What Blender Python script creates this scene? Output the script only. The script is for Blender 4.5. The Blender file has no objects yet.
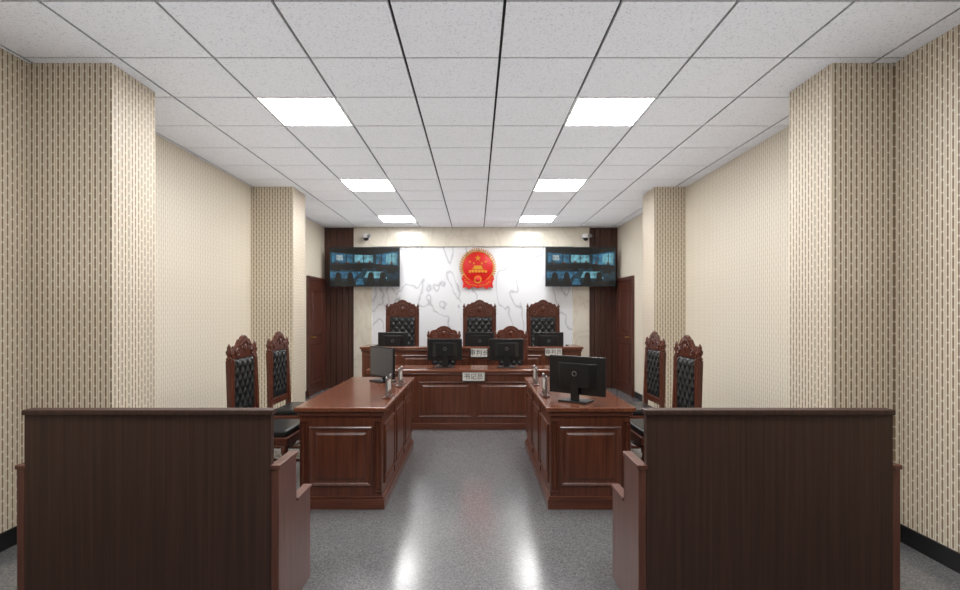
import bpy, bmesh, math
from math import pi, sin, cos
from mathutils import Vector, Matrix

scene = bpy.context.scene
COL = scene.collection
def lin(r,g,b):
    f=lambda c:(c/255/12.92) if c/255<=0.04045 else ((c/255+0.055)/1.055)**2.4
    return (f(r),f(g),f(b),1)

# ------------------------------------------------------------------ materials
def new_mat(name):
    m=bpy.data.materials.new(name); m.use_nodes=True
    nt=m.node_tree; b=nt.nodes['Principled BSDF']
    return m,nt,b
def N(nt,t,**k):
    n=nt.nodes.new(t)
    for a,v in k.items(): setattr(n,a,v)
    return n
def M(nt,op,a,b=None,clamp=False):
    n=nt.nodes.new('ShaderNodeMath'); n.operation=op; n.use_clamp=clamp
    for i,v in enumerate((a,b)):
        if v is None: continue
        if isinstance(v,(int,float)): n.inputs[i].default_value=v
        else: nt.links.new(v,n.inputs[i])
    return n.outputs[0]
def ramp(nt,fac,stops):
    n=nt.nodes.new('ShaderNodeValToRGB')
    els=n.color_ramp.elements
    while len(els)<len(stops): els.new(0.5)
    for e,(p,c) in zip(els,stops): e.position=p; e.color=c
    nt.links.new(fac,n.inputs[0]); return n.outputs[0]
def flat(name,col,rough=0.5,metal=0.0,emit=None,es=1.0,spec=None):
    m,nt,b=new_mat(name)
    tc=N(nt,'ShaderNodeTexCoord'); no=N(nt,'ShaderNodeTexNoise'); no.inputs['Scale'].default_value=60
    nt.links.new(tc.outputs['Object'],no.inputs['Vector'])
    c2=tuple(x*0.88 for x in col[:3])+(1,)
    nt.links.new(ramp(nt,no.outputs['Fac'],[(0.3,c2),(0.7,col)]),b.inputs['Base Color'])
    b.inputs['Roughness'].default_value=rough; b.inputs['Metallic'].default_value=metal
    if spec is not None: b.inputs['Specular IOR Level'].default_value=spec
    if emit: 
        b.inputs['Emission Color'].default_value=emit; b.inputs['Emission Strength'].default_value=es
    return m
def wood(name,c_dark,c_light,axis='Z',rough=0.3,scale=26,coat=0.15):
    m,nt,b=new_mat(name)
    tc=N(nt,'ShaderNodeTexCoord'); mp=N(nt,'ShaderNodeMapping')
    s=[scale,scale,scale]; s['XYZ'.index(axis)]=scale*0.045
    mp.inputs['Scale'].default_value=s
    nt.links.new(tc.outputs['Object'],mp.inputs['Vector'])
    no=N(nt,'ShaderNodeTexNoise'); no.inputs['Scale'].default_value=1.6
    no.inputs['Detail'].default_value=6; no.inputs['Roughness'].default_value=0.62; no.inputs['Distortion'].default_value=0.5
    nt.links.new(mp.outputs[0],no.inputs['Vector'])
    mid=tuple((a+c)/2 for a,c in zip(c_dark,c_light))
    nt.links.new(ramp(nt,no.outputs['Fac'],[(0.28,c_dark),(0.5,mid),(0.72,c_light)]),b.inputs['Base Color'])
    b.inputs['Roughness'].default_value=rough
    b.inputs['Coat Weight'].default_value=coat; b.inputs['Coat Roughness'].default_value=0.15
    return m

W_BODY = wood('wood_mahogany',lin(65,34,24),lin(110,62,43))
W_BODYX= wood('wood_mahogany_x',lin(69,36,26),lin(114,65,46),'X')
W_TOPY = wood('wood_top_y',lin(88,46,30),lin(132,78,53),'Y',0.22,coat=0.4)
W_TOPX = wood('wood_top_x',lin(88,46,30),lin(132,78,53),'X',0.22,coat=0.4)
W_CHAIR= wood('wood_rosewood',lin(56,26,17),lin(106,54,37),'Z',0.28,40,coat=0.3)
W_WALL = wood('wood_wall_panel',lin(56,31,24),lin(92,53,41),'Z',0.5,20)
W_DOOR = wood('wood_door',lin(62,31,22),lin(94,51,38),'Z',0.4,20)
W_SIDE = wood('wood_bench_side',lin(78,44,35),lin(116,72,58),'Z',0.4,30)

def bench_back_mat():
    m,nt,b=new_mat('wood_ribbed_dark')
    tc=N(nt,'ShaderNodeTexCoord'); mp=N(nt,'ShaderNodeMapping'); mp.inputs['Scale'].default_value=(60,60,1.0)
    nt.links.new(tc.outputs['Object'],mp.inputs['Vector'])
    no=N(nt,'ShaderNodeTexNoise'); no.inputs['Scale'].default_value=1.2; no.inputs['Detail'].default_value=4
    nt.links.new(mp.outputs[0],no.inputs['Vector'])
    nt.links.new(ramp(nt,no.outputs['Fac'],[(0.3,lin(54,34,27)),(0.7,lin(74,49,40))]),b.inputs['Base Color'])
    b.inputs['Roughness'].default_value=0.5
    return m
W_RIB=bench_back_mat()

def slot_wall(name,p,q,hw,hh,slotc,basec,groovec,soft=2.5):
    m,nt,b=new_mat(name)
    g=N(nt,'ShaderNodeNewGeometry'); sp=N(nt,'ShaderNodeSeparateXYZ'); nt.links.new(g.outputs['Position'],sp.inputs[0])
    u=M(nt,'DIVIDE',M(nt,'ADD',sp.outputs[0],sp.outputs[1]),p)
    u=M(nt,'ADD',u,200.0)
    fl=M(nt,'FLOOR',u); fu=M(nt,'FRACT',u)
    off=M(nt,'MULTIPLY',M(nt,'MODULO',fl,2.0),0.5)
    z=M(nt,'FRACT',M(nt,'ADD',M(nt,'DIVIDE',sp.outputs[2],q),off))
    du=M(nt,'DIVIDE',M(nt,'ABSOLUTE',M(nt,'SUBTRACT',fu,0.5)),hw)
    dz=M(nt,'DIVIDE',M(nt,'ABSOLUTE',M(nt,'SUBTRACT',z,0.5)),hh)
    r=M(nt,'ADD',M(nt,'POWER',du,2.0),M(nt,'POWER',dz,6.0))
    mask=M(nt,'SUBTRACT',1.0,M(nt,'MULTIPLY',M(nt,'SUBTRACT',r,0.75),soft,True),True)
    gr=M(nt,'GREATER_THAN',M(nt,'ABSOLUTE',M(nt,'SUBTRACT',fu,0.5)),0.40)
    base=ramp(nt,M(nt,'MULTIPLY',gr,1.0),[(0,basec),(1,groovec)])
    mx=N(nt,'ShaderNodeMix',data_type='RGBA')
    nt.links.new(mask,mx.inputs[0]); nt.links.new(base,mx.inputs[6]); mx.inputs[7].default_value=slotc
    nt.links.new(mx.outputs[2],b.inputs['Base Color'])
    bp=N(nt,'ShaderNodeBump'); bp.inputs['Distance'].default_value=0.003; bp.inputs['Strength'].default_value=0.3
    nt.links.new(M(nt,'SUBTRACT',1.0,mask),bp.inputs['Height']); nt.links.new(bp.outputs[0],b.inputs['Normal'])
    b.inputs['Roughness'].default_value=0.45
    return m
WALLM=slot_wall('perforated_acoustic_panel',0.034,0.075,0.19,0.49,lin(146,124,98),lin(238,230,213),lin(204,190,166))
WALLF=slot_wall('fine_grooved_acoustic_panel',0.034,0.085,0.15,0.49,lin(200,186,162),lin(240,233,218),lin(230,221,202))

def floor_mat():
    m,nt,b=new_mat('polished_granite_floor')
    tc=N(nt,'ShaderNodeTexCoord')
    v=N(nt,'ShaderNodeTexVoronoi'); v.inputs['Scale'].default_value=150
    n2=N(nt,'ShaderNodeTexNoise'); n2.inputs['Scale'].default_value=60; n2.inputs['Detail'].default_value=5; n2.inputs['Roughness'].default_value=0.8
    nt.links.new(tc.outputs['Object'],v.inputs['Vector']); nt.links.new(tc.outputs['Object'],n2.inputs['Vector'])
    sc=N(nt,'ShaderNodeSeparateColor'); nt.links.new(v.outputs['Color'],sc.inputs[0])
    f=M(nt,'ADD',M(nt,'MULTIPLY',sc.outputs[0],0.5),M(nt,'MULTIPLY',n2.outputs['Fac'],0.5))
    nt.links.new(ramp(nt,f,[(0.25,lin(92,92,94)),(0.5,lin(110,110,112)),(0.75,lin(130,130,132))]),b.inputs['Base Color'])
    b.inputs['Roughness'].default_value=0.2
    b.inputs['Specular IOR Level'].default_value=1.0
    return m
FLOORM=floor_mat()

def tile_mat():
    m,nt,b=new_mat('mineral_ceiling_tile')
    tc=N(nt,'ShaderNodeTexCoord')
    n=N(nt,'ShaderNodeTexNoise'); n.inputs['Scale'].default_value=90; n.inputs['Detail'].default_value=4; n.inputs['Roughness'].default_value=0.7
    nt.links.new(tc.outputs['Object'],n.inputs['Vector'])
    nt.links.new(ramp(nt,n.outputs['Fac'],[(0.33,lin(176,178,183)),(0.45,lin(224,226,231))]),b.inputs['Base Color'])
    b.inputs['Roughness'].default_value=0.9
    return m
TILEM=tile_mat()

def marble(name,base,vein,sc=1.3,w=0.02,off=0.47):
    m,nt,b=new_mat(name)
    tc=N(nt,'ShaderNodeTexCoord')
    mp=N(nt,'ShaderNodeMapping'); mp.inputs['Rotation'].default_value=(0,0.9,0.2); mp.inputs['Scale'].default_value=(1,1,0.6)
    nt.links.new(tc.outputs['Object'],mp.inputs[0])
    n=N(nt,'ShaderNodeTexNoise'); n.inputs['Scale'].default_value=sc; n.inputs['Detail'].default_value=4; n.inputs['Roughness'].default_value=0.45; n.inputs['Distortion'].default_value=0.3
    nt.links.new(mp.outputs[0],n.inputs['Vector'])
    a=M(nt,'MINIMUM',M(nt,'ABSOLUTE',M(nt,'SUBTRACT',n.outputs['Fac'],off)),M(nt,'ABSOLUTE',M(nt,'SUBTRACT',n.outputs['Fac'],off+0.085)))
    nt.links.new(ramp(nt,a,[(0,vein),(w*0.4,tuple((x*0.35+y*0.65) for x,y in zip(vein,base))),(w*1.4,base)]),b.inputs['Base Color'])
    b.inputs['Roughness'].default_value=0.2
    return m
MARB=marble('white_marble',lin(230,232,236),lin(178,181,188),1.0,0.008)
BEIGE=marble('beige_marble',lin(226,219,205),lin(214,206,190),2.5,0.05)

BLACK=flat('black_plastic',lin(20,20,22),0.35)
LEATH=flat('black_leather',lin(28,31,33),0.32)
SCRG=flat('monitor_glass_off',lin(88,88,90),0.3)
BASEB=flat('baseboard_black',lin(28,28,30),0.4)
DARK=flat('ceiling_void',lin(18,17,16),0.9)
WHITE=flat('plate_white',lin(225,222,215),0.4)
GREYM=flat('brushed_metal',lin(150,150,150),0.35,0.8)
TXT=flat('ink_black',lin(25,20,20),0.6)
BRASS=flat('brass',lin(190,150,70),0.3,0.7)
GOLD=flat('emblem_gold',lin(226,160,42),0.35,0.3)
RED=flat('emblem_red',lin(214,16,14),0.4)
PAINT=flat('frame_white',lin(235,235,235),0.5)
m,nt,b=new_mat('led_diffuser'); b.inputs['Base Color'].default_value=(1,1,1,1)
b.inputs['Emission Color'].default_value=(1,0.995,0.985,1); b.inputs['Emission Strength'].default_value=24
LED=m

# ------------------------------------------------------------------ mesh helpers
def empty(name,loc=(0,0,0),rz=0):
    o=bpy.data.objects.new(name,None); o.empty_display_size=0.1
    o.location=loc; o.rotation_euler=(0,0,rz); COL.objects.link(o); return o
def finish(bm,name,mat,parent=None,smooth=False,loc=(0,0,0),rot=None):
    bmesh.ops.recalc_face_normals(bm,faces=bm.faces)
    me=bpy.data.meshes.new(name); bm.to_mesh(me); bm.free()
    if smooth:
        for p in me.polygons: p.use_smooth=True
    if isinstance(mat,(list,tuple)):
        for mm in mat: me.materials.append(mm)
    else: me.materials.append(mat)
    o=bpy.data.objects.new(name,me); COL.objects.link(o)
    o.location=loc
    if rot: o.rotation_euler=rot
    if parent: o.parent=parent
    return o
def addbox(bm,x0,x1,y0,y1,z0,z1,mi=0):
    vs=[bm.verts.new((x,y,z)) for x in (x0,x1) for y in (y0,y1) for z in (z0,z1)]
    for idx in ((0,1,3,2),(4,6,7,5),(0,4,5,1),(2,3,7,6),(0,2,6,4),(1,5,7,3)):
        f=bm.faces.new([vs[i] for i in idx]); f.material_index=mi
def box(name,x0,x1,y0,y1,z0,z1,mat,parent=None,bev=0.0,seg=2,loc=(0,0,0),rot=None):
    bm=bmesh.new(); addbox(bm,min(x0,x1),max(x0,x1),min(y0,y1),max(y0,y1),min(z0,z1),max(z0,z1))
    if bev>0:
        bmesh.ops.bevel(bm,geom=list(bm.edges),offset=bev,segments=seg,affect='EDGES',profile=0.5)
    return finish(bm,name,mat,parent,loc=loc,rot=rot)
def lathe(name,prof,mat,parent=None,seg=16,loc=(0,0,0),rot=None):
    bm=bmesh.new(); rings=[]
    for r,z in prof:
        rings.append([bm.verts.new((max(r,0.0004)*cos(2*pi*i/seg),max(r,0.0004)*sin(2*pi*i/seg),z)) for i in range(seg)])
    for a,c in zip(rings,rings[1:]):
        for i in range(seg):
            bm.faces.new((a[i],a[(i+1)%seg],c[(i+1)%seg],c[i]))
    bm.faces.new(rings[0]); bm.faces.new(rings[-1])
    return finish(bm,name,mat,parent,True,loc,rot)
def prism(name,pts,t,mat,parent=None,axis='Y',loc=(0,0,0),bev=0.0,rot=None):
    """pts in (a,b) plane; axis Y -> (x,z) extruded in y 0..t ; axis X -> (y,z) extruded in x ; axis Z -> (x,y)"""
    bm=bmesh.new()
    def P(a,b,d): return (a,d,b) if axis=='Y' else ((d,a,b) if axis=='X' else (a,b,d))
    f0=[bm.verts.new(P(a,b,0)) for a,b in pts]; f1=[bm.verts.new(P(a,b,t)) for a,b in pts]
    bm.faces.new(f0); bm.faces.new(f1[::-1]); n=len(pts)
    for i in range(n): bm.faces.new((f0[i],f0[(i+1)%n],f1[(i+1)%n],f1[i]))
    if bev>0: bmesh.ops.bevel(bm,geom=list(bm.edges),offset=bev,segments=2,affect='EDGES',profile=0.5)
    return finish(bm,name,mat,parent,loc=loc,rot=rot)
def raised_panel(name,w,h,mat,parent,loc,rz=0.0):
    """moulded cabinet panel in XZ plane facing -Y, centred"""
    bm=bmesh.new()
    m=min(w,h)
    loops=[(0,0),(0.0,0.010),(0.008,0.015),(0.018,0.010),(0.026,0.003),(0.045,0.003),(0.062,0.012),(0.066,0.012)]
    k=min(1.0,m/0.16); prev=None
    for ins,d in loops:
        ins*=k; x=w/2-ins; z=h/2-ins
        vs=[bm.verts.new(p) for p in ((-x,-d,-z),(x,-d,-z),(x,-d,z),(-x,-d,z))]
        if prev:
            for i in range(4): bm.faces.new((prev[i],prev[(i+1)%4],vs[(i+1)%4],vs[i]))
        prev=vs
    bm.faces.new(prev)
    return finish(bm,name,mat,parent,loc=loc,rot=(0,0,rz))
def torus(name,R,r,mat,parent,loc,rot=None,seg=24,ms=8,sz=1.0,arc=2*pi):
    bm=bmesh.new(); rings=[]
    full=abs(arc-2*pi)<1e-6; n=seg if full else seg+1
    for i in range(n):
        a=arc*i/seg
        rings.append([bm.verts.new(((R+r*cos(2*pi*j/ms))*cos(a),r*sin(2*pi*j/ms),(R+r*cos(2*pi*j/ms))*sin(a)*sz)) for j in range(ms)])
    for i in range(seg):
        a=rings[i]; c=rings[(i+1)%n]
        for j in range(ms): bm.faces.new((a[j],a[(j+1)%ms],c[(j+1)%ms],c[j]))
    if not full: bm.faces.new(rings[0]); bm.faces.new(rings[-1])
    return finish(bm,name,mat,parent,True,loc,rot)
def ball(name,r,mat,parent,loc,sc=(1,1,1)):
    bm=bmesh.new(); bmesh.ops.create_uvsphere(bm,u_segments=14,v_segments=8,radius=r)
    for v in bm.verts: v.co=Vector((v.co.x*sc[0],v.co.y*sc[1],v.co.z*sc[2]))
    return finish(bm,name,mat,parent,True,loc)
def tufted(name,w,h,mat,parent,loc,cols=3,depth=0.02):
    """diamond tufted cushion with buttons, faces -Y"""
    bm=bmesh.new(); nx=cols*10; cell=w/cols; rows=max(1,round(h/(cell*1.25))); nz=rows*10
    g=[]
    for j in range(nz+1):
        row=[]
        for i in range(nx+1):
            u=i/nx*cols; v=j/nz*rows
            a=abs(sin(pi*(u+v))); c=abs(sin(pi*(u-v)))
            d=(min(a,c))**0.5
            e=min(1,min(i,nx-i)/3)*min(1,min(j,nz-j)/3)
            dd=depth*(0.3+0.7*d)*(e**0.5)
            row.append(bm.verts.new((-w/2+w*i/nx,-dd,h*j/nz)))
        g.append(row)
    for j in range(nz):
        for i in range(nx): bm.faces.new((g[j][i],g[j][i+1],g[j+1][i+1],g[j+1][i]))
    return finish(bm,name,mat,parent,True,loc)
def dup(root,name,loc,rz=0):
    n=empty(name,loc,rz)
    for c in list(root.children):
        k=c.copy(); COL.objects.link(k); k.parent=n
    return n

# ------------------------------------------------------------------ room
XL,XR,YB,YF,ZC=-2.88,2.69,9.95,-2.2,3.05
box('floor',XL-0.2,XR+0.2,YF-0.2,YB+0.2,-0.1,0,FLOORM)
for nm,a,c in (('wall_left',XL-0.15,XL),('wall_right',XR,XR+0.15)):
    bm=bmesh.new(); addbox(bm,a,c,YF,3.5,0,ZC+0.1,0); addbox(bm,a,c,3.5,YB,0,ZC+0.1,1)
    finish(bm,nm,[WALLM,WALLF])
box('wall_back',XL-0.15,XR+0.15,YB,YB+0.15,0,ZC+0.1,W_WALL)
box('wall_front',XL-0.15,XR+0.15,YF-0.15,YF,0,ZC+0.1,WALLM)
CX0,CX1=-2.34,2.285
for (a,c) in ((3.35,3.80),(6.67,7.14)):
    box('wall_column',XL,CX0,a,c,0,ZC,WALLM)
    box('wall_column',CX1,XR,a,c,0,ZC,WALLM)
# ceiling : tiles with dark reveal
lights=[(ix,y) for ix in (-1.65,0.75) for y in (1.48,3.88,6.28,8.68)]
bm=bmesh.new(); addbox(bm,XL,XR,YF,YB,ZC+0.02,ZC+0.08,1)
gx,gy=0.0085,0.0065
xs=[-1.65-0.6*3+0.6*i for i in range(12)]; ys=[3.88-0.6*11+0.6*i for i in range(23)]
for x in xs:
    for y in ys:
        if any(abs(x-lx)<0.01 and abs(y-ly)<0.01 for lx,ly in lights): continue
        x0,x1,y0,y1=max(x+gx,XL),min(x+0.6-gx,XR),max(y+gy,YF),min(y+0.6-gy,YB)
        if x1-x0<0.01 or y1-y0<0.01: continue
        addbox(bm,x0,x1,y0,y1,ZC,ZC+0.02,0)
finish(bm,'ceiling',[TILEM,DARK])
for lx,ly in lights:
    e=empty('ceiling_light_panel',(lx+0.3,ly+0.3,ZC))
    box('diffuser',-0.282,0.282,-0.282,0.282,-0.001,0.008,LED,e)
    for i,(a,b_,c,d) in enumerate(((-.295,.295,-.295,-.282),(-.295,.295,.282,.295),(-.295,-.282,-.282,.282),(.282,.295,-.282,.282))):
        box('frame_%d'%i,a,b_,c,d,-0.003,0.012,PAINT,e)
# baseboards
def bb(name,segs):
    bm=bmesh.new()
    for s in segs: addbox(bm,*s)
    finish(bm,name,BASEB)
t=0.012;h=0.11
def side(x,cx,s):
    return [(min(x,x+s*t),max(x,x+s*t),a,c,0,h) for a,c in ((YF,3.35),(3.80,6.67),(7.14,8.82))]+\
     [(min(cx,cx+s*t),max(cx,cx+s*t),a-t,c+t,0,h) for a,c in ((3.35,3.80),(6.67,7.14))]+\
     [(min(x,cx),max(x,cx),a-t,a,0,h) for a in (3.35,6.67)]+[(min(x,cx),max(x,cx),a,a+t,0,h) for a in (3.80,7.14)]
bb('baseboard_left',side(XL,CX0,1)); bb('baseboard_right',side(XR,CX1,-1))
# back wall cladding
box('trim_1',-2.31,-1.97,9.84,YB,0,ZC,BEIGE); box('trim_2',1.83,2.14,9.84,YB,0,ZC,BEIGE)
box('trim_3',-1.97,1.83,9.84,YB,2.69,ZC,BEIGE)
box('trim_marble_panel',-1.97,1.83,9.89,YB,0,2.69,MARB)
bm=bmesh.new()
for x0,x1 in ((XL,-2.31),(2.14,XR)):
    n=5
    for i in range(n):
        a=x0+(x1-x0)*i/n; c=x0+(x1-x0)*(i+1)/n
        addbox(bm,a+0.004,c-0.004,9.90,YB,0,ZC)
finish(bm,'trim_wood_slats',W_WALL)
# doors
def door(name,x,s):
    e=empty(name,(x,0,0))
    X=lambda a,c:(min(s*a,s*c),max(s*a,s*c))
    a,c=X(0,0.03); box('leaf',a,c,8.92,9.74,0,2.0,W_DOOR,e,0.003)
    a,c=X(0,0.05)
    box('jamb_1',a,c,8.84,8.92,0,2.07,W_DOOR,e,0.004); box('jamb_2',a,c,9.74,9.82,0,2.07,W_DOOR,e,0.004)
    box('head',a,c,8.92,9.74,2.0,2.07,W_DOOR,e,0.004)
    for k,(z0,z1) in enumerate(((0.2,0.9),(1.05,1.85))):
        raised_panel('panel_%d'%k,0.6,z1-z0,W_DOOR,e,(s*0.03,9.33,(z0+z1)/2),pi/2 if s>0 else -pi/2)
    a,c=X(0.03,0.09); box('handle',a,c,9.0,9.12,1.0,1.02,BRASS,e,0.004)
door('door_1',XL,1); door('door_2',XR,-1)

# ------------------------------------------------------------------ desks
def side_desk(x0,x1,inner):
    y0,y1=3.81,5.62; zt=0.75
    e=empty('courtroom_side_desk')
    box('body',x0+0.035,x1-0.035,y0+0.035,y1-0.02,0.09,zt-0.045,W_BODY,e,0.003)
    box('plinth',x0+0.012,x1-0.012,y0+0.012,y1-0.01,0,0.075,W_BODYX,e,0.004)
    box('plinth_moulding',x0+0.022,x1-0.022,y0+0.022,y1-0.012,0.075,0.092,W_BODYX,e,0.006)
    box('cornice',x0+0.018,x1-0.018,y0+0.018,y1-0.012,zt-0.07,zt-0.034,W_BODYX,e,0.012,3)
    box('top',x0,x1,y0,y1,zt-0.034,zt,W_TOPY,e,0.008,3)
    cx=(x0+x1)/2
    raised_panel('end_panel',x1-x0-0.21,0.44,W_BODY,e,(cx,y0+0.035,0.385))
    for k,xx in enumerate((x0+0.062,x1-0.062)):
        raised_panel('end_pilaster_%d'%k,0.05,0.52,W_BODY,e,(xx,y0+0.035,0.385))
    n=3; L=(y1-y0-0.1)/n
    for k in range(n):
        yc=y0+0.06+L*(k+0.5)
        raised_panel('aisle_panel_%d'%k,L-0.09,0.44,W_BODY,e,((x1-0.035) if inner>0 else (x0+0.035),yc,0.385),pi/2 if inner>0 else -pi/2)
        if k: box('aisle_stile_%d'%k,*( (x1-0.036,x1-0.026) if inner>0 else (x0+0.026,x0+0.036)),y0+0.06+L*k-0.02,y0+0.06+L*k+0.02,0.1,0.68,W_BODY,e,0.003)
    return e
side_desk(-1.335,-0.66,1); side_desk(0.515,1.175,-1)

def plate_text(body,size,parent,loc,mat=TXT,name='lettering'):
    c=bpy.data.curves.new(name,'FONT'); c.body=body; c.size=size; c.align_x='CENTER'; c.align_y='CENTER'; c.extrude=0.0008
    o=bpy.data.objects.new(name,c); o.data.materials.append(mat); COL.objects.link(o)
    o.rotation_euler=(pi/2,0,0); o.location=loc; o.parent=parent

def nameplate_wall(text,x,y,z,w,h):
    e=empty('nameplate',(x,y,z))
    box('frame',-w/2,w/2,-0.012,0,-h/2,h/2,GREYM,e,0.003)
    box('card',-w/2+0.008,w/2-0.008,-0.014,-0.011,-h/2+0.008,h/2-0.008,WHITE,e)
    plate_text(text,h*0.72,e,(0,-0.0155,0))

# clerk desk
e=empty('clerk_desk')
a,c=-1.36,1.22; y0,y1=6.40,6.95; zt=0.74
box('front_board',a+0.03,c-0.03,y0+0.03,y0+0.07,0.08,zt-0.04,W_BODY,e)
box('side_board_1',a+0.03,a+0.07,y0+0.07,y1-0.02,0.0,zt-0.04,W_BODY,e)
box('side_board_2',c-0.07,c-0.03,y0+0.07,y1-0.02,0.0,zt-0.04,W_BODY,e)
box('plinth',a+0.01,c-0.01,y0+0.01,y0+0.08,0,0.08,W_BODYX,e,0.005)
box('cornice',a+0.015,c-0.015,y0+0.015,y1-0.01,zt-0.07,zt-0.036,W_BODYX,e,0.012,3)
box('top',a,c,y0,y1,zt-0.036,zt,W_TOPX,e,0.008,3)
cm=-0.02
for k in range(-2,2):
    x0_=cm+k*0.72+0.03; x1_=cm+(k+1)*0.72-0.03
    x0_=max(x0_,a+0.06); x1_=min(x1_,c-0.06)
    raised_panel('front_panel_%d'%(k+2),x1_-x0_,0.44,W_BODY,e,((x0_+x1_)/2,y0+0.03,0.37))
nameplate_wall('书记员',-0.03,y0-0.001,0.655,0.28,0.11)

# dais and judge bench
box('dais_platform',-2.0,1.87,7.56,9.83,0,0.10,W_BODYX)
e=empty('judge_bench',(0,0,0))
a,c=-1.70,1.57; y0,y1=7.60,8.22; zb=0.10; zl=0.94
box('front_board',a+0.03,c-0.03,y0+0.03,y0+0.07,zb,zl-0.04,W_BODY,e)
box('plinth',a+0.01,c-0.01,y0+0.01,y0+0.07,zb,zb+0.08,W_BODYX,e,0.005)
for k,(p,q) in enumerate(((a+0.03,a+0.07),(c-0.07,c-0.03))):
    box('side_board_%d'%k,p,q,y0+0.07,y1,zb,zl-0.04,W_BODY,e)
box('ledge_top',a,c,y0,y0+0.2,zl-0.035,zl,W_TOPX,e,0.008,3)
box('ledge_cornice',a+0.015,c-0.015,y0+0.015,y0+0.1,zl-0.07,zl-0.035,W_BODYX,e,0.01,3)
for k,(p,q) in enumerate(((a,a+0.16),(c-0.16,c))):
    box('wing_top_%d'%k,p,q,y0+0.2,y1,zl-0.035,zl,W_TOPX,e,0.008,3)
box('work_surface',a+0.07,c-0.07,y0+0.07,y1-0.01,0.73,0.76,W_TOPX,e,0.004)
n=6
for k in range(n):
    L=(c-a-0.1)/n; xc=a+0.05+L*(k+0.5)
    raised_panel('front_panel_%d'%k,L-0.07,0.58,W_BODY,e,(xc,y0+0.03,0.53))
nameplate_wall('审判长',0.045,y0-0.001,0.855,0.25,0.13)
nameplate_wall('审判员',1.13,y0-0.001,0.865,0.25,0.11)

# ------------------------------------------------------------------ monitors
def monitor(name,loc,rz,w=0.46,h=0.28,lift=0.11,screen=SCRG):
    e=empty(name,loc,rz)   # screen faces +Y locally, back faces -Y
    prism('stand_base',[(-0.12,-0.09),(0.12,-0.09),(0.105,0.09),(-0.105,0.09)],0.012,BLACK,e,'Z',(0,0,0),0.003)
    box('stand_neck',-0.035,0.035,-0.045,-0.02,0.01,lift+h*0.55,BLACK,e,0.006)
    box('housing',-w/2,w/2,-0.012,0.012,lift,lift+h,BLACK,e,0.006)
    prism('rear_bulge',[(-w*0.36,0),(w*0.36,0),(w*0.25,-0.032),(-w*0.25,-0.032)],h*0.62,BLACK,e,'Z',(0,-0.012,lift+h*0.2),0.004)
    box('screen',-w/2+0.014,w/2-0.014,0.0121,0.0135,lift+0.02,lift+h-0.014,screen,e)
    torus('logo',0.018,0.002,GREYM,e,(0,-0.0455,lift+h*0.55),seg=18,ms=5)
    lathe('vesa_button',[(0.006,0),(0.006,0.004)],GREYM,e,8,(0,-0.012,lift+0.015),(pi/2,0,0))
    return e
for x in (-0.40,0.39): monitor('computer_monitor',(x,6.70,0.74),0,0.44,0.28,0.085)
for x in (-1.27,0.06,1.11): monitor('computer_monitor',(x,7.98,0.76),0,0.46,0.29,0.09)
monitor('computer_monitor',(0.79,4.08,0.75),math.radians(-38),0.48,0.30,0.055)
monitor('computer_monitor',(-0.945,5.26,0.75),math.radians(180-48),0.44,0.31,0.04)

# desk nameplate stands
def stand(x,y):
    e=empty('desk_nameplate_stand',(x,y,0.75))
    box('base',-0.03,0.03,-0.10,0.10,0,0.014,W_CHAIR,e,0.004)
    for k,yy in enumerate((-0.09,0.09)):
        lathe('post_%d'%k,[(0.011,0.014),(0.008,0.03),(0.011,0.08),(0.008,0.14),(0.012,0.16),(0.005,0.18)],GREYM,e,10,(0,yy,0))
    box('plate',-0.006,0.006,-0.085,0.085,0.05,0.15,W_CHAIR,e,0.002)
    box('card_1',-0.0075,-0.006,-0.078,0.078,0.058,0.142,WHITE,e)
    box('card_2',0.006,0.0075,-0.078,0.078,0.058,0.142,WHITE,e)
for x,y in ((-0.72,4.28),(-0.72,4.95),(0.575,4.36),(0.575,5.05)): stand(x,y)

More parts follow.
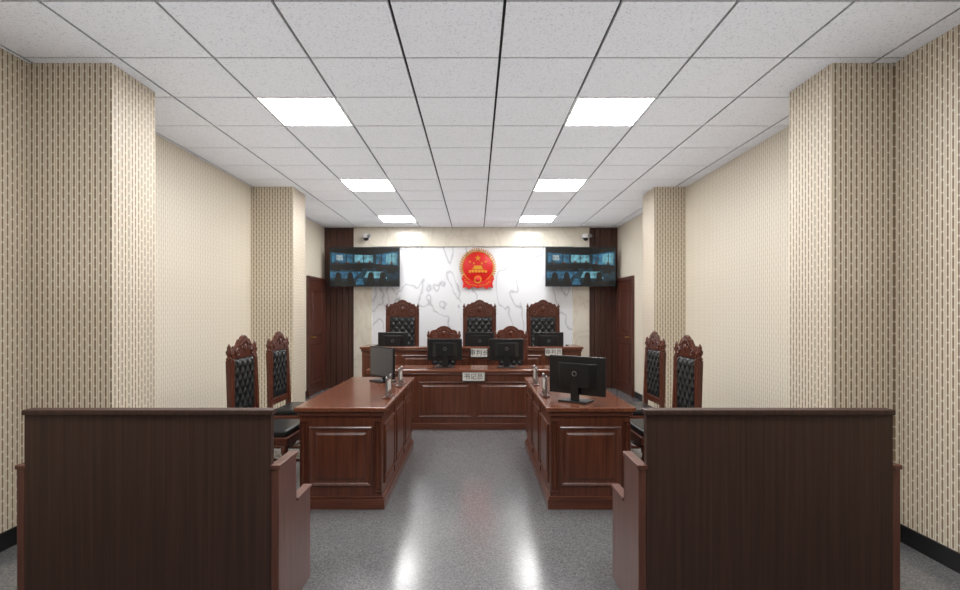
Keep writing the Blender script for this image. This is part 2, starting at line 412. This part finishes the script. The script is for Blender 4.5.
# ------------------------------------------------------------------ chairs
def chair(name,loc,rz,w=0.5,dp=0.5,H=1.25,seat=0.46,crest=0.16,style='side'):
    """faces -Y locally"""
    e=empty(name,loc,rz); hw=w/2; hd=dp/2
    leg=[(0.016,0),(0.024,0.03),(0.017,0.06),(0.026,0.12),(0.018,0.15),(0.027,0.25),(0.020,0.31),(0.028,0.33),(0.028,seat-0.06)]
    for k,s in enumerate((-1,1)):
        lathe('front_leg_%d'%k,leg,W_CHAIR,e,14,(s*(hw-0.035),-hd+0.04,0))
        prism('rear_leg_%d'%k,[(hd-0.02,0),(hd+0.0,0),(hd-0.02,seat),(hd-0.0,H-crest-0.03),(hd-0.04,H-crest-0.03),(hd-0.06,seat)],0.04,W_CHAIR,e,'X',(s*(hw-0.02)-0.02,0,0),0.004)
        zt=H-crest-0.03
        lathe('finial_%d'%k,[(0.020,zt),(0.024,zt+0.015),(0.012,zt+0.03),(0.024,zt+0.055),(0.026,zt+0.07),(0.014,zt+0.09),(0.018,zt+0.10),(0.010,zt+0.12),(0.001,zt+0.135)],W_CHAIR,e,14,(s*(hw-0.02),hd-0.02,0))
        box('stretcher_%d'%k,s*(hw-0.035)-0.012,s*(hw-0.035)+0.012,-hd+0.04,hd-0.03,0.13,0.155,W_CHAIR,e,0.003)
        ball('stile_knob_%d'%k,0.024,W_CHAIR,e,(s*(hw-0.02),hd-0.045,seat+0.16),(1,0.6,1.3))
    box('cross_stretcher',-hw+0.04,hw-0.04,-0.012,0.012,0.13,0.155,W_CHAIR,e,0.003)
    box('seat_rail',-hw,hw,-hd,hd-0.02,seat-0.075,seat-0.01,W_CHAIR,e,0.01,3)
    ap=[(-hw+0.06,0),(hw-0.06,0)]+[( (hw-0.06)*cos(pi*i/12), -0.018-0.03*abs(sin(pi*i/6))) for i in range(13)]
    prism('apron',ap,0.018,W_CHAIR,e,'Y',(0,-hd+0.012,seat-0.07))
    box('seat_cushion',-hw+0.012,hw-0.012,-hd+0.01,hd-0.055,seat-0.012,seat+0.045,LEATH,e,0.022,4)
    zb=seat+0.10; zt=H-crest-0.02; iw=hw-0.04
    box('lower_rail',-iw,iw,hd-0.045,hd-0.012,zb-0.02,zb+0.04,W_CHAIR,e,0.005)
    box('back_board',-iw,iw,hd-0.028,hd-0.008,zb+0.04,zt,W_CHAIR,e)
    box('inner_frame_1',-iw,-iw+0.03,hd-0.045,hd-0.02,zb+0.04,zt,W_CHAIR,e,0.006)
    box('inner_frame_2',iw-0.03,iw,hd-0.045,hd-0.02,zb+0.04,zt,W_CHAIR,e,0.006)
    tufted('tufted_back',2*(iw-0.028),zt-zb-0.05,LEATH,e,(0,hd-0.03,zb+0.045),4,0.026)
    ch=crest+0.02; aw=iw+0.005
    half=[(1.0,0.0),(1.0,0.22),(0.88,0.34),(0.80,0.58),(0.66,0.50),(0.52,0.62),(0.42,0.84),(0.26,0.84),(0.16,0.98),(0.0,1.04)]
    if style=='judge': half=[(1.0,0.0),(1.0,0.55),(0.90,0.62),(0.82,0.78),(0.66,0.74),(0.54,0.86),(0.36,0.86),(0.22,0.98),(0.0,1.04)]
    if style=='clerk': half=[(1.0,0.0),(1.0,0.3),(0.9,0.62),(0.72,0.72),(0.55,0.70),(0.42,0.86),(0.22,0.98),(0.0,1.02)]
    pts=[(x*aw,z*ch) for x,z in half]+[(-x*aw,z*ch) for x,z in half[-2::-1]]
    prism('crest_rail',pts,0.03,W_CHAIR,e,'Y',(0,hd-0.042,zt),0.004)
    for s in (-1,1):
        torus('scroll_%d'%s,ch*0.16,0.007,W_CHAIR,e,(s*aw*0.62,hd-0.044,zt+ch*0.28),seg=16,ms=6)
        torus('scroll_small_%d'%s,ch*0.10,0.006,W_CHAIR,e,(s*aw*0.30,hd-0.044,zt+ch*0.55),seg=16,ms=6)
        ball('scroll_eye_%d'%s,ch*0.07,W_CHAIR,e,(s*aw*0.62,hd-0.044,zt+ch*0.28),(1,0.5,1))
    ball('rosette',ch*0.15,W_CHAIR,e,(0,hd-0.044,zt+ch*0.45),(1,0.4,1.2))
    for k in range(-2,3):
        ball('leaf_%d'%(k+2),ch*0.07,W_CHAIR,e,(k*ch*0.13,hd-0.044,zt+ch*(0.78-0.05*abs(k))),(0.7,0.5,1.4))
    if style=='judge':
        for k,s in enumerate((-1,1)):
            # tall stiles framing the carved crest + arms
            lathe('stile_top_%d'%k,[(0.02,H-crest-0.03+0.0),(0.02,H-crest+0.09),(0.028,H-crest+0.10),(0.014,H-crest+0.12),(0.026,H-crest+0.15),(0.012,H-crest+0.18),(0.002,H-crest+0.21)],W_CHAIR,e,14,(s*(hw-0.02),hd-0.02,0))
            lathe('arm_post_%d'%k,[(0.02,0),(0.014,0.05),(0.022,0.12),(0.018,0.2)],W_CHAIR,e,12,(s*(hw-0.03),-hd+0.1,seat-0.02))
            box('arm_%d'%k,s*(hw-0.03)-0.028,s*(hw-0.03)+0.028,-hd+0.03,hd-0.04,seat+0.175,seat+0.21,W_CHAIR,e,0.012,3)
    return e
R=math.radians
sc=chair('carved_armless_chair',(-1.74,4.39,0),R(89))
for x,y,rz in ((-1.77,5.26,89),(1.56,4.40,-89),(1.58,5.26,-89)):
    dup(sc,'carved_armless_chair',(x,y,0),R(rz))
jc=chair('judge_high_back_chair',(-1.24,8.56,0.10),0,0.56,0.5,1.55,0.46,0.26,'judge')
dup(jc,'judge_high_back_chair',(0.06,8.56,0.10)); dup(jc,'judge_high_back_chair',(1.13,8.56,0.10))
cc=chair('clerk_chair',(-0.46,7.26,0),0,0.48,0.46,1.25,0.46,0.17,'clerk')
dup(cc,'clerk_chair',(0.50,7.26,0))

# ------------------------------------------------------------------ public benches
def bench(x0,x1):
    e=empty('public_gallery_bench')
    box('back_panel',x0,x1,2.40,2.435,0,0.975,W_RIB,e)
    box('cap_rail',x0-0.008,x1+0.008,2.39,2.455,0.975,1.0,W_RIB,e,0.005)
    prof=[(2.40,0),(2.86,0),(2.86,0.49),(2.635,0.49),(2.635,0.725),(2.40,0.725)]
    for k,x in enumerate((x0-0.036,x1+0.001)):
        prism('side_panel_%d'%k,prof,0.035,W_SIDE,e,'X',(x,0,0),0.003)
        prism('arm_cap_%d'%k,[(2.395,0.725),(2.645,0.725),(2.645,0.745),(2.395,0.745)],0.047,W_SIDE,e,'X',(x-0.006,0,0),0.003)
        prism('seat_end_cap_%d'%k,[(2.647,0.49),(2.87,0.49),(2.87,0.505),(2.647,0.505)],0.047,W_SIDE,e,'X',(x-0.006,0,0),0.003)
    box('seat',x0,x1,2.436,2.86,0.44,0.47,W_SIDE,e,0.004)
    box('seat_front',x0,x1,2.81,2.84,0,0.44,W_SIDE,e)
    box('plinth',x0,x1,2.385,2.40,0,0.08,W_RIB,e,0.003)
bench(-2.08,-0.945); bench(0.785,1.92)

# ------------------------------------------------------------------ televisions
def emis(name,c,s=0.8):
    m,nt,b=new_mat(name); b.inputs['Base Color'].default_value=(0.01,0.01,0.01,1); b.inputs['Roughness'].default_value=0.2
    tc=N(nt,'ShaderNodeTexCoord'); n=N(nt,'ShaderNodeTexNoise'); n.inputs['Scale'].default_value=9; n.inputs['Detail'].default_value=4
    nt.links.new(tc.outputs['Object'],n.inputs['Vector'])
    d=tuple(x*0.25 for x in c[:3])+(1,)
    nt.links.new(ramp(nt,n.outputs['Fac'],[(0.35,d),(0.65,c)]),b.inputs['Emission Color'])
    b.inputs['Emission Strength'].default_value=s
    return m
S_BASE=emis('screen_dark_teal',lin(20,52,66)); S_BLUE=emis('screen_blue',lin(50,112,145)); S_CY=emis('screen_cyan',lin(120,185,200))
S_BLK=emis('screen_black',lin(6,9,12)); S_BR=emis('screen_brown',lin(105,68,56)); S_LT=emis('screen_light',lin(190,210,215))
def tv(x):
    e=empty('wall_television',(x,9.62,2.285)); w,h=1.30,0.73
    box('casing',-w/2,w/2,0,0.05,-h/2,h/2,BLACK,e,0.006)
    box('wall_bracket',-0.2,0.2,0.05,0.22,-0.12,0.12,BLACK,e,0.004)
    box('display',-w/2+0.015,w/2-0.015,-0.002,0.001,-h/2+0.015,h/2-0.015,S_BASE,e)
    qs=[]
    def r(a,b_,c_,d_,mi): qs.append(([(a,c_),(b_,c_),(b_,d_),(a,d_)],mi))
    def poly(p,mi): qs.append((p,mi))
    # pictured room: dark ceiling, lit back wall with windows, slanting desks and seated people
    poly([(-.63,.345),(.63,.345),(.63,.30),(.1,.22),(-.63,.27)],3)
    poly([(-.60,.08),(-.22,.08),(-.22,.22),(-.60,.26)],1); poly([(-.18,.08),(.16,.08),(.16,.21),(-.18,.22)],2)
    poly([(.22,.04),(.62,.0),(.62,.28),(.22,.22)],1); poly([(.40,.06),(.60,.04),(.60,.25),(.40,.23)],2)
    poly([(-.52,.12),(-.40,.12),(-.40,.21),(-.52,.22)],5)
    for xx in (-.34,-.02,.31,.50): r(xx,xx+.014,.06,.24,3)
    poly([(-.63,-.06),(.20,-.02),(.63,-.10),(.63,.02),(.1,.06),(-.63,.04)],3)
    for xx,zz,s_ in ((-.50,-.04,1.0),(-.31,.0,.8),(-.10,-.03,1.1),(.10,.01,.8),(.28,-.04,1.1),(.50,-.06,1.2)):
        poly([(xx-.06*s_,zz-.06),(xx+.06*s_,zz-.06),(xx+.045*s_,zz+.06*s_),(xx+.015,zz+.09*s_),(xx-.015,zz+.09*s_),(xx-.045*s_,zz+.06*s_)],3)
        poly([(xx-.018,zz+.085*s_),(xx+.018,zz+.085*s_),(xx+.02,zz+.125*s_),(xx-.02,zz+.125*s_)],4)
    poly([(-.63,-.20),(-.20,-.22),(-.05,-.09),(-.63,-.09)],1); poly([(.0,-.20),(.42,-.22),(.34,-.09),(.04,-.09)],2)
    poly([(.45,-.24),(.63,-.22),(.63,-.12),(.42,-.13)],0)
    for xx in (-.48,-.26,.12,.34): poly([(xx-.07,-.30),(xx+.07,-.30),(xx+.05,-.14),(xx+.02,-.10),(xx-.03,-.10),(xx-.05,-.14)],3)
    poly([(-.63,-.345),(.63,-.345),(.63,-.26),(.05,-.30),(-.63,-.25)],3); poly([(-.16,-.33),(.0,-.33),(-.03,-.22),(-.14,-.22)],1)
    mats=[S_BASE,S_BLUE,S_CY,S_BLK,S_BR,S_LT]
    bm=bmesh.new()
    for i,(p,mi) in enumerate(qs):
        vs=[bm.verts.new((a,-0.0026-0.00012*i,z)) for a,z in p]
        f=bm.faces.new(vs); f.material_index=mi
    finish(bm,'displayed_picture',mats,e)
tv(-2.06); tv(1.935)

# security cameras (wall mounted ptz)
def seccam(x):
    e=empty('security_camera',(x,9.84,2.86))
    box('wall_plate',-0.05,0.05,-0.012,0,-0.05,0.06,PAINT,e,0.005)
    box('arm',-0.015,0.015,-0.10,-0.01,0.02,0.045,PAINT,e,0.005)
    lathe('housing',[(0.03,0.05),(0.06,0.03),(0.065,-0.02),(0.058,-0.03)],PAINT,e,18,(0,-0.12,0))
    ball('lens_dome',0.052,BLACK,e,(0,-0.12,-0.03))
    lathe('side_lens',[(0.03,0),(0.03,0.09),(0.022,0.1)],GREYM,e,14,(0.04,-0.13,0.0),(pi/2,0,0.4))
seccam(-2.05); seccam(2.05)

# ------------------------------------------------------------------ national emblem
e=empty('national_emblem',(0.035,9.89,2.27))
lathe('red_disc',[(0.30,0),(0.30,0.03),(0.285,0.04),(0.0,0.04)],RED,e,48,(0,0,0.03),(pi/2,0,0))
torus('gold_ring',0.290,0.007,GOLD,e,(0,-0.042,0.03),seg=48,ms=8)
bm=bmesh.new()
for i in range(40):
    a=R(-60)+R(300)*i/39
    for k,rr in enumerate((0.310,0.336)):
        c0=Vector((rr*cos(a),-0.03-0.01*k,0.03+rr*sin(a)*1.03))
        tmp=bmesh.ops.create_uvsphere(bm,u_segments=8,v_segments=6,radius=1)
        rot=Matrix.Rotation(-(a+ (0.5 if cos(a)>0 else -0.5)),4,'Y')
        for v in tmp['verts']:
            q=rot@Vector((v.co.x*0.020,v.co.y*0.014,v.co.z*0.010)); v.co=c0+q
finish(bm,'wheat_wreath',GOLD,e,True)
def star(name,cx,cz,r,rot=0):
    pts=[]
    for i in range(10):
        rr=r if i%2==0 else r*0.4; a=pi/2+rot+i*pi/5; pts.append((rr*cos(a),rr*sin(a)))
    prism(name,pts,0.012,GOLD,e,'Y',(cx,-0.052,cz))
star('star_big',0,0.20,0.062)
for k,(x,z) in enumerate(((-0.15,0.13),(-0.075,0.10),(0.075,0.10),(0.15,0.13))): star('star_small_%d'%k,x,z,0.028)
prism('gate_roof_upper',[(-0.09,0),(0.09,0),(0.065,0.022),(-0.065,0.022)],0.012,GOLD,e,'Y',(0,-0.052,0.035))
box('gate_hall',-0.075,0.075,-0.050,-0.040,0.012,0.035,GOLD,e)
prism('gate_roof_lower',[(-0.12,0),(0.12,0),(0.09,0.02),(-0.09,0.02)],0.012,GOLD,e,'Y',(0,-0.052,-0.008))
for k in range(-4,5): box('gate_pillar_%d'%k,k*0.023-0.004,k*0.023+0.004,-0.050,-0.040,-0.03,-0.008,GOLD,e)
box('gate_base',-0.17,0.17,-0.050,-0.040,-0.075,-0.032,GOLD,e)
for k in range(-2,3): box('gate_arch_%d'%k,k*0.06-0.01,k*0.06+0.01,-0.053,-0.050,-0.075,-0.045,RED,e)
gp=[]
for i in range(48):
    a=2*pi*i/48; rr=0.078 if (i//2)%2 else 0.064; gp.append((rr*cos(a),rr*sin(a)))
prism('gear',gp,0.014,GOLD,e,'Y',(0,-0.055,-0.205)); 
lathe('gear_hub',[(0.050,0),(0.050,0.02)],RED,e,20,(0,-0.045,-0.205),(pi/2,0,0))
rb=[(0.0,0.05),(0.07,0.00),(0.13,0.03),(0.20,0.05),(0.27,0.14),(0.31,0.06),(0.27,-0.02),(0.29,-0.12),(0.22,-0.09),(0.17,-0.14),(0.10,-0.09),(0.0,-0.12)]
rp=rb+[(-x,z) for x,z in rb[-2:0:-1]]
prism('ribbon',rp,0.02,RED,e,'Y',(0,-0.05,-0.25),0.003)
for s in (-1,1):
    prism('ribbon_fold_%d'%s,[(s*0.02,0),(s*0.13,0.025),(s*0.135,0.034),(s*0.02,0.010)],0.004,GOLD,e,'Y',(0,-0.056,-0.33))
    prism('ribbon_edge_%d'%s,[(s*0.14,-0.02),(s*0.25,0.06),(s*0.25,0.07),(s*0.14,-0.008)],0.004,GOLD,e,'Y',(0,-0.056,-0.30))

# ------------------------------------------------------------------ lights
def area(name,loc,rot,sx,sy,p,col=(1,1,1),spread=pi):
    l=bpy.data.lights.new(name,'AREA'); l.shape='RECTANGLE'; l.size=sx; l.size_y=sy; l.energy=p; l.color=col; l.spread=spread
    o=bpy.data.objects.new(name,l); o.location=loc; o.rotation_euler=rot; COL.objects.link(o)
area('added_ceiling_fill',(-0.1,4.0,1.6),(pi,0,0),5.3,11.6,66,(0.96,0.98,1),R(100))  # added fill aimed up to brighten the ceiling; the room has no such fixture
w=bpy.data.worlds.new('world'); scene.world=w; w.use_nodes=True
w.node_tree.nodes['Background'].inputs[0].default_value=(0.9,0.92,1,1); w.node_tree.nodes['Background'].inputs[1].default_value=0.3
scene.view_settings.view_transform='Standard'
scene.view_settings.exposure=0.42

# ------------------------------------------------------------------ camera
cd=bpy.data.cameras.new('camera'); cam=bpy.data.objects.new('camera',cd); COL.objects.link(cam)
cam.location=(0,0,1.45); cam.rotation_euler=(pi/2,0,0)
cd.sensor_width=36; cd.lens=36*521/960; cd.shift_x=4/960; cd.shift_y=17/960; cd.clip_start=0.05
scene.camera=cam
